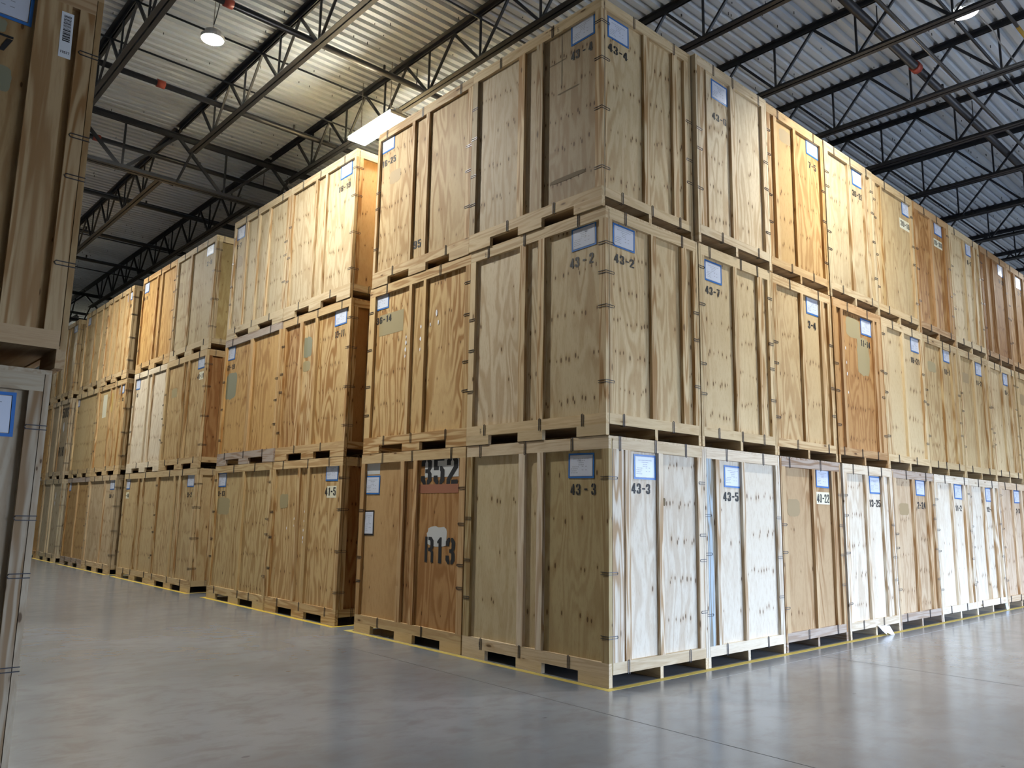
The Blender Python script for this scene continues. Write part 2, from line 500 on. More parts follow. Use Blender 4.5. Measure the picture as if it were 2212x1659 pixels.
def sleeve(parent, face, plane, ac, zc, w=.33, h=.235, frame=None, blank=False):
    """taped document sleeve with a printed sheet"""
    sg = -1 if face == 'L' else 1
    key = ('sl', face, w, h, (frame or BLUE).name)
    d = -.003
    if key not in _cache:
        t = .017
        def bar(a0, a1, z0, z1):
            return (d, d + .002, a0, a1, z0, z1) if face == 'L' else (a0, a1, d, d + .002, z0, z1)
        _cache[key] = boxes('label_sleeve', [bar(-w/2, w/2, -h/2, -h/2 + t), bar(-w/2, w/2, h/2 - t, h/2),
                            bar(-w/2, -w/2 + t, -h/2 + t, h/2 - t), bar(w/2 - t, w/2, -h/2 + t, h/2 - t)], frame or BLUE)
        lst = []
        def q(a0, a1, z0, z1, off):
            return [on_face(face, off, a, z) for a, z in ((a0, z0), (a1, z0), (a1, z1), (a0, z1))]
        me = bpy.data.meshes.new('label_sheet')
        iw, ih = w/2 - t - .004, h/2 - t - .003
        qs = [q(-iw, iw, -ih, ih, d - .0005)]
        if not blank:
            rr = random.Random(3)
            for row, (cx, ln) in enumerate(((0, .72), (0, .34), (0, .22), (0, .24), (-.25, .3), (-.3, .3), (-.32, .24), (-.3, .3))):
                zz = ih * (.62 - .19 * row)
                a = cx * iw * 2 * sg - ln * iw; e = a + ln * iw * 2
                x = a
                while x < e:
                    l = rr.uniform(.008, .022)
                    qs.append(q(x, min(x + l, e), zz, zz + .0055, d - .001)); x += l + .005
            for cx in (.15, .45):
                for zz in (-.1, -.45):
                    qs.append(q(cx * iw * sg - .01, cx * iw * sg + .012, zz * ih, zz * ih + .005, d - .001))
        vs, fs = [], []
        for p in qs:
            i = len(vs); vs += p; fs.append((i, i + 1, i + 2, i + 3))
        me.from_pydata(vs, [], fs)
        me.materials.append(PAPER); me.materials.append(INK)
        for i, pl in enumerate(me.polygons): pl.material_index = 0 if i == 0 else 1
        _cache[key + ('s',)] = me
    o = link('label_sleeve', _cache[key], parent)
    o.location = on_face(face, plane, ac, zc)
    o.rotation_euler = (RND.uniform(-.02, .02), 0, 0) if face == 'L' else (0, RND.uniform(-.02, .02), 0)
    o['label'] = 'blue-taped clear sleeve' if frame is None else 'black-taped clear sleeve'
    s = link('label_sheet', _cache[key + ('s',)], o)
    s['label'] = 'white printed sheet'
    return o

def patch(parent, face, plane, pts, mat, label, name='paint_patch'):
    """pts are (a, z) corners"""
    o = link(name, polys(name, [[on_face(face, plane, a, z) for a, z in pts]], mat), parent)
    o['label'] = label
    return o

def blobpts(a0, a1, z0, z1, seed, n=26, rough=.12):
    """a rounded ragged rectangle of brushed paint"""
    r = random.Random(seed)
    ca, cz, ha, hz = (a0 + a1) / 2, (z0 + z1) / 2, abs(a1 - a0) / 2, (z1 - z0) / 2
    out = []
    for k in range(n):
        t = 2 * math.pi * k / n
        c, s = math.cos(t), math.sin(t)
        f = (abs(c) ** 5 + abs(s) ** 5) ** -.2 * (1 - rough * r.random())
        out.append((ca + ha * c * f, cz + hz * s * f))
    return out

def crate(x0, y0, tier, faces, tint, label, L=None, R=None, lx=1.492, ly=2.05, fig=.7, rail=None, seed=0, clips=True, rtint=None, ltint=None, z0=None, group=None):
    """A moving-storage crate. x0, y0: its -X,-Y corner. L: the long -X face, R: the short -Y face.
    L and R are dicts: bat [(a,b)..] distances from the face's right (L) or left (R) edge, posts (left,right) widths,
    lab = centre of the document sleeve, num = (text, a_left, width, z0, height), sign = paint behind the number."""
    rr = random.Random(seed * 31 + 5)
    z = tier * H if z0 is None else z0
    root = empty('storage_crate', (x0 + lx / 2, y0 + ly / 2, z), label, 'crate', group)
    hx, hy = lx / 2, ly / 2
    def tc(c, v=.05, f=None):
        k = 1 + rr.uniform(-v, v)
        return (c[0] * k, c[1] * k, c[2] * k, min(1.0, (fig if f is None else f) * 1.15))
    rc = rail or tuple(.72 * a + .28 * b for a, b in zip(tint, (.62, .48, .30)))
    pc = tuple(.72 * a + .28 * b for a, b in zip(tint, (.62, .48, .30)))
    pc = tuple(v * 1.05 for v in pc)
    def bx(name, lst, mat, col):
        return link(name, boxes(name, lst, mat), root, col)
    # pallet: three notched skids along Y
    for xs in (-hx, -.0225, hx - .045):
        link('skid', skid_mesh(round(hy, 4), xs), root, tc(rc, .08))
    bx('floor_panel', [(-hx + .002, hx - .002, -hy + .002, hy - .002, .105, .122)], LUM['y'], tc((.42, .30, .17)))
    bx('lid', [(-hx, hx, -hy, hy, 2.180, H - .007)], LUM['y'], tc(rc, .04))
    # plain far sides
    bx('plywood_panel', [(hx - .03, hx, -hy, hy, .105, 2.18)], PLY, tc(tint))
    bx('plywood_panel', [(-hx + .05 if 'L' in faces else -hx + .03, hx - .03, hy - .03, hy, .122, 2.18)], PLY, tc(tint))
    # ---- long face
    px0 = -hx + T                    # plane of the plywood, T behind the rails
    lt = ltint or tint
    if 'L' in faces:
        L = L or {}
        pl, pr = L.get('posts', (.085, .075))
        bat = L.get('bat', [(.84, .925), (1.13, 1.215)])
        bx('bottom_rail', [(-hx, px0, -hy, hy, .105, .205)], LUM['y'], tc(rc, .07))
        bx('top_rail', [(-hx, px0, -hy, hy, 2.085, 2.18)], LUM['y'], tc(rc, .07))
        edges = [(0, pr)] + [tuple(b[:2]) for b in bat] + [(ly - pl, ly)]
        for i, (a, b) in enumerate(edges):
            nm = 'corner_post' if i in (0, len(edges) - 1) else 'batten'
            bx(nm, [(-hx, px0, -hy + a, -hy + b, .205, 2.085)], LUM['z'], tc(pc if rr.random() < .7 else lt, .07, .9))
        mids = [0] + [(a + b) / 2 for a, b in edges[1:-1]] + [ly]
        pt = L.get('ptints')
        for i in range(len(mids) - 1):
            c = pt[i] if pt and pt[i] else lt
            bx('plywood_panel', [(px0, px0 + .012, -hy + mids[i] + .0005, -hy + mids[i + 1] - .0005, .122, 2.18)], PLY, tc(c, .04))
    else:
        bx('plywood_panel', [(-hx, -hx + .03, -hy, hy, .105, 2.18)], PLY, tc(lt))
    # ---- short face, set between the two long sides
    py0 = -hy + T
    rt = rtint or tint
    xl, xr = (-hx + T + .018 if 'L' in faces else -hx + .034), hx - .034
    if 'R' in faces:
        R = R or {}
        pl, pr = R.get('posts', (.085, .085))
        bat = R.get('bat', [(.68, .76), (1.2, 1.29)])
        bx('bottom_rail', [(xl, xr, -hy, py0, .105, .205)], LUM['x'], tc(rc, .07))
        bx('top_rail', [(xl, xr, -hy, py0, 2.085, 2.18)], LUM['x'], tc(rc, .07))
        edges = [(xl, -hx + pl + .03)] + [(-hx + b[0], -hx + b[1]) for b in bat] + [(hx - pr, xr)]
        for i, (a, b) in enumerate(edges):
            nm = 'corner_post' if i in (0, len(edges) - 1) else 'batten'
            bx(nm, [(a, b, -hy, py0, .205, 2.085)], LUM['z'], tc((L or {}).get('x') or (R.get('post_tint') if i == 0 and R.get('post_tint') else (pc if rr.random() < .7 else rt)), .07, .9))
        mids = [xl] + [(a + b) / 2 for a, b in edges[1:-1]] + [xr]
        for i in range(len(mids) - 1):
            bx('plywood_panel', [(mids[i] + .0005, mids[i + 1] - .0005, py0, py0 + .012, .122, 2.18)], PLY, tc(rt, .04))
    else:
        bx('plywood_panel', [(-hx + .05, hx - .03, -hy, -hy + .03, .122, 2.18)], PLY, tc(rt))
    # ---- dressings
    for f, D, pp, edge in (('L', L, px0, hy), ('R', R, py0, hx)):
        if f not in faces or not D: continue
        # the plywood lies T behind the rails: carry positions read on the rail plane back onto it
        if f == 'L':
            sh_ = lambda a: T * (y0 + a - CAM[1]) / (x0 - CAM[0]); zs = T / (x0 - CAM[0]); conv = lambda a: -hy + a + sh_(a)
        else:
            sh_ = lambda a: T * (x0 + a - CAM[0]) / (y0 - CAM[1]); zs = T / (y0 - CAM[1]); conv = lambda a: -hx + a + sh_(a)
        zc = lambda v: min(v + zs * (z + v - CAM[2]), 2.17)
        e = -.0015
        for k, (sh, a0, a1, za, zb, mt, lb) in enumerate(D.get('patches', [])):
            za, zb = zc(za), zc(zb)
            e0, e1 = sorted((-edge + .02, edge - .02)); cl = lambda v: max(e0, min(e1, conv(v)))
            pts = blobpts(cl(a0), cl(a1), za, zb, seed * 7 + k) if sh == 'blob' else [(cl(a0), za), (cl(a1), za), (cl(a1), zb), (cl(a0), zb)]
            patch(root, f, pp + e * (1 + .3 * k), pts, mt, lb)
        for (txt, a, w, za, h, *rest) in D.get('num', []):
            off = -.0035
            sg = -1 if f == 'L' else 1
            bits = [(txt, a, w)] if h < .2 else [(ch, a + sg * w * (.352 * k), w * .296) for k, ch in enumerate(txt)]
            for ch, aa, ww in bits:
                if ch == '1' and len(bits) > 1: aa += sg * ww * .22; ww *= .5
                o = link('stencil_number', lettering('stencil_number', f, pp + off, conv(aa), ww, zc(za), h, ch, BLACK, bool(rest and rest[0] == 'rot')), root)
                o['label'] = 'black stenciled ' + ch
        for a, za in D.get('ept', []):
            o = link('ink_stamp', lettering('ink_stamp', f, (-hx if f == 'L' else -hy) - .001, (-hy if f == 'L' else -hx) + a, .024, za, .05, 'EPT', STAMP, True), root)
            o['label'] = 'dark ink stamp EPT'
        for it in D.get('lab', []):
            ac, zl = it[0], it[1]
            sleeve(root, f, pp - .002, conv(ac), zc(zl), *(it[2:] if len(it) > 2 else ()))
        for (a, za, s) in D.get('shred', []):
            q = random.Random(int(a * 1000 + za * 77))
            pts = [(conv(a) + s * q.uniform(.25, .5) * math.cos(t), zc(za) + s * q.uniform(.6, 1.0) * math.sin(t)) for t in (0, .9, 1.9, 2.9, 3.9, 5.1)]
            o = link('torn_tape', polys('torn_tape', [[on_face(f, pp - .006, x, y) for x, y in pts]], SHRED), root)
            o['label'] = 'torn white tape scrap'
        # wire clips
        if clips:
            n = 3 if rr.random() < .5 else 2
            ln = ly if f == 'L' else lx
            for kind, zz in (('top', H - .0065), ('bot', .208)):
                n = rr.choice((2, 3, 3) if f == 'L' else (2, 2, 3))
                for k in range(n):
                    a = ln * (k + .5 + rr.uniform(-.22, .22)) / n
                    o = link('wire_clip', clip_mesh(kind + f), root)
                    o.location = (-hx, -hy + a, zz) if f == 'L' else (-hx + a, -hy, zz)
            for side in ('left', 'right'):
                if set(faces) == {'L', 'R'} and ((f, side) in (('L', 'right'), ('R', 'left'))): continue
                for k in range(rr.choice((3, 4))):
                    zz = .35 + 1.55 * (k + rr.uniform(.2, .8)) / 3.6
                    o = link('wire_clip', clip_mesh(side + f), root)
                    if f == 'L': o.location = (-hx, hy if side == 'left' else -hy, zz)
                    else: o.location = (-hx if side == 'left' else hx, -hy, zz)
    if clips and set(faces) == {'L', 'R'}:
        for zz in (L or {}).get('cz', (.42, .95, 1.50, 1.92)):
            o = link('wire_clip', clip_mesh('corner'), root)
            o.location = (-hx, -hy, zz)
    return root

def lab(c, z=1.945): return [(c, z)]
def num(t, a, w=.28, z=1.67, h=.095): return [(t, a, w, z, h)]
def stamp(a, z): return ('EPT', a, .05, z, .05, 'rot')

# ---- corner stack (both faces seen)
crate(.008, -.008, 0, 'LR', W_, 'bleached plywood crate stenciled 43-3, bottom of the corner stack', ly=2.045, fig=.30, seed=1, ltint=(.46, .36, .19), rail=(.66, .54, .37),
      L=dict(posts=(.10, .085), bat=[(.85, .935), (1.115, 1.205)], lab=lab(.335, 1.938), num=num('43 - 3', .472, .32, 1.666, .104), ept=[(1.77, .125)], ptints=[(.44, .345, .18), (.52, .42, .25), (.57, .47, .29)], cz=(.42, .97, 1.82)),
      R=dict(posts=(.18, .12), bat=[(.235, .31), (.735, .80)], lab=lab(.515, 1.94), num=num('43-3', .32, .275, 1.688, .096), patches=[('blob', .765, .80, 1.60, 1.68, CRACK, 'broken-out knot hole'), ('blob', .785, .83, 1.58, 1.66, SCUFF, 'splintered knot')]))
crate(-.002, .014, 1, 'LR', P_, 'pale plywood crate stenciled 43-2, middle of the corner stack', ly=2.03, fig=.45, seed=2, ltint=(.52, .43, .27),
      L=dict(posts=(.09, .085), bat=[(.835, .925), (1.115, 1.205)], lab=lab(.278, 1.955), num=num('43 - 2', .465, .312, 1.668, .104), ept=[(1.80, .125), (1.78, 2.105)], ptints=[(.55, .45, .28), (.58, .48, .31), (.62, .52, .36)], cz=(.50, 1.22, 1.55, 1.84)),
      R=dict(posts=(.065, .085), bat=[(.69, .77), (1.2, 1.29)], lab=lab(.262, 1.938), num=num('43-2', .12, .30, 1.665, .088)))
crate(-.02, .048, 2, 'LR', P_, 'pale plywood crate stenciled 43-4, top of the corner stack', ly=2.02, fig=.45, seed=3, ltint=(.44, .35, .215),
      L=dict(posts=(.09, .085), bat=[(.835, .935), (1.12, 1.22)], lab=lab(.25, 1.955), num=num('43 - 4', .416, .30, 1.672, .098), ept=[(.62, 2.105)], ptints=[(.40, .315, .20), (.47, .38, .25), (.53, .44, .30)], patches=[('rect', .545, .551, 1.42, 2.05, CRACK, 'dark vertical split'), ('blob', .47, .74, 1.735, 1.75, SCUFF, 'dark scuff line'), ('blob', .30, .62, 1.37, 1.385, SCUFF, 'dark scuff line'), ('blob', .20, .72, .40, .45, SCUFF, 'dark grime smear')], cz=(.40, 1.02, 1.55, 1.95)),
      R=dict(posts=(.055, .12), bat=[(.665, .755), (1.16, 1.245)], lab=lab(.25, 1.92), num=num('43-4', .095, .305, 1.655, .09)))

# ---- right-hand row, short faces only: x positions per tier
X0 = [(1.515, 3.035, 4.572, 6.077, 7.585, 9.088, 10.590, 12.090), (1.502, 3.002, 4.510, 6.010, 7.520, 9.022, 10.530, 12.035), (1.487, 2.988, 4.490, 5.985, 7.510, 9.030, 10.560, 12.062)]
def tanp(a0, a1, z0, z1, m=TAN, s='blob', t='tan painted-over patch'): return (s, a0, a1, z0, z1, m, t)
def sign(a0, a1, z0, z1): return ('rect', a0, a1, z0, z1, CREAM, 'cream painted sign square')
RIGHT = [
 # column, tier, tint, fig, label, R
 (0, 0, W_, .22, 'bleached plywood crate stenciled 43-5, floor level right of the corner stack', dict(posts=(.10, .085), post_tint=(.42, .50, .56), bat=[(.20, .275), (.70, .76)], lab=lab(.51, 1.915), num=num('43-5', .325, .29, 1.655, .096)), None),
 (0, 1, P_, .35, 'pale plywood crate stenciled 43-7, middle level right of crate 43-2', dict(posts=(.075, .09), bat=[(.67, .74), (1.18, 1.29)], lab=lab(.262, 1.925), num=num('43-7', .11, .275, 1.66, .09)), None),
 (0, 2, (.70, .58, .39), .45, 'pale plywood crate stenciled 43-6, top level right of crate 43-4', dict(posts=(.13, .11), bat=[(.20, .21), (.69, .79)], lab=lab(.46, 1.90), num=num('43-6', .305, .285, 1.53, .085)), None),
 (1, 0, (.47, .325, .18), .75, 'tan plywood crate with cream square stenciled 40-22, purple-grey bottom rail', dict(bat=[(.745, .815), (1.245, 1.34)], lab=lab(.995, 1.985), num=num('40-22', .84, .31, 1.685, .105), patches=[tanp(.12, .42, 1.50, 1.72, (TAN)), sign(.83, 1.165, 1.665, 1.815)]), GREY),
 (1, 1, (.56, .41, .22), .55, 'honey plywood crate stenciled 3-4, middle level above crate 40-22', dict(bat=[(.69, .765), (1.2, 1.3)], lab=lab(.985, 1.965), num=num('3-4', .85, .21, 1.66, .10)), None),
 (1, 2, (.50, .325, .14), .55, 'orange-honey plywood crate stenciled 7-5, top level above crate 3-4', dict(bat=[(.2, .27), (.685, .755)], lab=lab(1.175, 1.965), num=num('7-5', 1.06, .21, 1.665, .09), patches=[tanp(.32, .62, 1.79, 1.99)]), None),
 (2, 0, W_, .35, 'bleached plywood crate stenciled 13-25, floor level beside crate 40-22', dict(bat=[(.64, .715), (1.15, 1.26)], lab=lab(.915, 1.955), num=num('13-25', .73, .335, 1.66, .098)), None),
 (2, 1, B_, .5, 'dark brown crate with tall tan paint patch, stenciled 11-14, middle level', dict(posts=(.085, .14), bat=[(.23, .3), (1.22, 1.29)], lab=lab(.975, 1.94), num=num('11-14', .80, .29, 1.655, .09), patches=[tanp(.36, .80, 1.72, 2.02, OLIVE), tanp(.66, 1.05, 1.22, 1.80, OLIVE)], shred=[(.32, 1.55, .03), (.33, 1.35, .03), (.33, 1.2, .035), (.34, .95, .03)]), None),
 (2, 2, G_, .35, 'grey-tan plywood crate stenciled 36-26, top level above crate 11-14', dict(bat=[(.70, .775), (1.19, 1.27)], lab=lab(.98, 1.93), num=num('36-26', .80, .33, 1.64, .09)), None),
 (3, 0, (.52, .395, .26), .45, 'tan plywood crate stenciled 2-24, floor level beside crate 13-25', dict(bat=[(.675, .755), (1.2, 1.31)], lab=lab(.945, 1.97), num=num('2-24', .81, .30, 1.665, .098), patches=[tanp(.16, .50, 1.56, 1.74)]), GREY),
 (3, 1, P_, .4, 'pale crate stenciled 18-21, middle level above crate 2-24', dict(posts=(.16, .085), bat=[(.72, .79)], lab=lab(1.175, 1.955), num=num('18-21', .99, .32, 1.66, .09)), None),
 (3, 2, T_, .3, 'tan plywood crate with cream strip stenciled 39-10, top level', dict(posts=(.10, .075), bat=[(.30, .36)], lab=lab(1.225, 1.96), num=num('39-10', .99, .34, 1.64, .09), patches=[sign(.95, 1.36, 1.60, 1.76)]), None),
 (4, 0, W_, .22, 'whitish plywood crate stenciled 11-2, floor level beside crate 2-24', dict(bat=[(.685, .77), (1.23, 1.31)], lab=lab(.955, 1.96), num=num('11-2', .81, .26, 1.655, .09)), W_),
 (4, 1, T_, .5, 'tan plywood crate stenciled 10-13, middle level above crate 11-2', dict(bat=[(.755, .82), (1.2, 1.3)], lab=lab(.995, 1.985), num=num('10-13', .84, .32, 1.66, .09), patches=[tanp(.15, .50, 1.62, 1.80, OLIVE)]), None),
 (4, 2, B_, .7, 'dark brown crate with cream square stenciled 10-30, top level', dict(bat=[(.12, .19), (.69, .765), (1.27, 1.35)], lab=lab(1.0, 1.97), num=num('10-30', .80, .34, 1.66, .085), patches=[sign(.79, 1.16, 1.63, 1.77)]), None),
 (5, 0, W_, .22, 'whitish plywood crate stenciled 12-4, floor level beside crate 11-2', dict(bat=[(.68, .77), (1.13, 1.25)], lab=lab(.935, 1.955), num=num('12-4', .80, .27, 1.66, .085)), None),
 (5, 1, T_, .45, 'tan plywood crate with small brown patch, stenciled 11-21, middle level', dict(bat=[(.71, .785), (1.21, 1.29)], lab=lab(.97, 1.955), num=num('11-21', .81, .32, 1.66, .085), patches=[tanp(.16, .44, 1.63, 1.80, (TAN), 'rect')]), None),
 (5, 2, P_, .3, 'pale plywood crate stenciled 6-17, top level between two dark crates', dict(bat=[(.7, .77), (1.15, 1.25)], lab=lab(.945, 1.95), num=num('6-17', .82, .25, 1.66, .085)), None),
 (6, 0, K_, .35, 'pinkish plywood crate stenciled 3-3, farthest floor-level crate on the right', dict(bat=[(.68, .76), (1.18, 1.29)], lab=lab(.92, 1.96), num=num('3-3', .83, .2, 1.66, .085)), None),
 (6, 1, P_, .35, 'pale plywood crate stenciled 15-2, middle level above crate 3-3', dict(bat=[(.7, .77), (1.15, 1.25)], lab=lab(.935, 1.955), num=num('15-2', .82, .24, 1.66, .085)), None),
 (6, 2, D_, .4, 'dark brown crate stenciled 8-22, top level right of crate 6-17', dict(bat=[(.3, .37), (.68, .75)], lab=lab(1.13, 1.95), num=num('8-22', .99, .27, 1.67, .085)), None),
 (7, 0, T_, .4, 'tan plywood crate beyond crate 3-3, floor level at the right edge', dict(bat=[(.68, .76), (1.18, 1.29)]), None),
 (7, 1, T_, .4, 'tan crate with round brown patch, middle level at the right edge', dict(bat=[(.7, .77)], patches=[tanp(.15, .42, 1.55, 1.78)]), None),
 (7, 2, B_, .4, 'brown crate stenciled 2-2, top level at the right edge', dict(bat=[(.48, .55), (1.05, 1.13)], lab=lab(.72, 1.92), num=num('2-2', .64, .22, 1.66, .085)), None),
]
for k, (c, t, tint, fig, lb, R, rail) in enumerate(RIGHT):
    crate(X0[t][c], RND.uniform(-.012, .012), t, 'R', tint, lb, R=R, fig=fig, rail=rail, seed=20 + k, group='crates of the right-hand row')

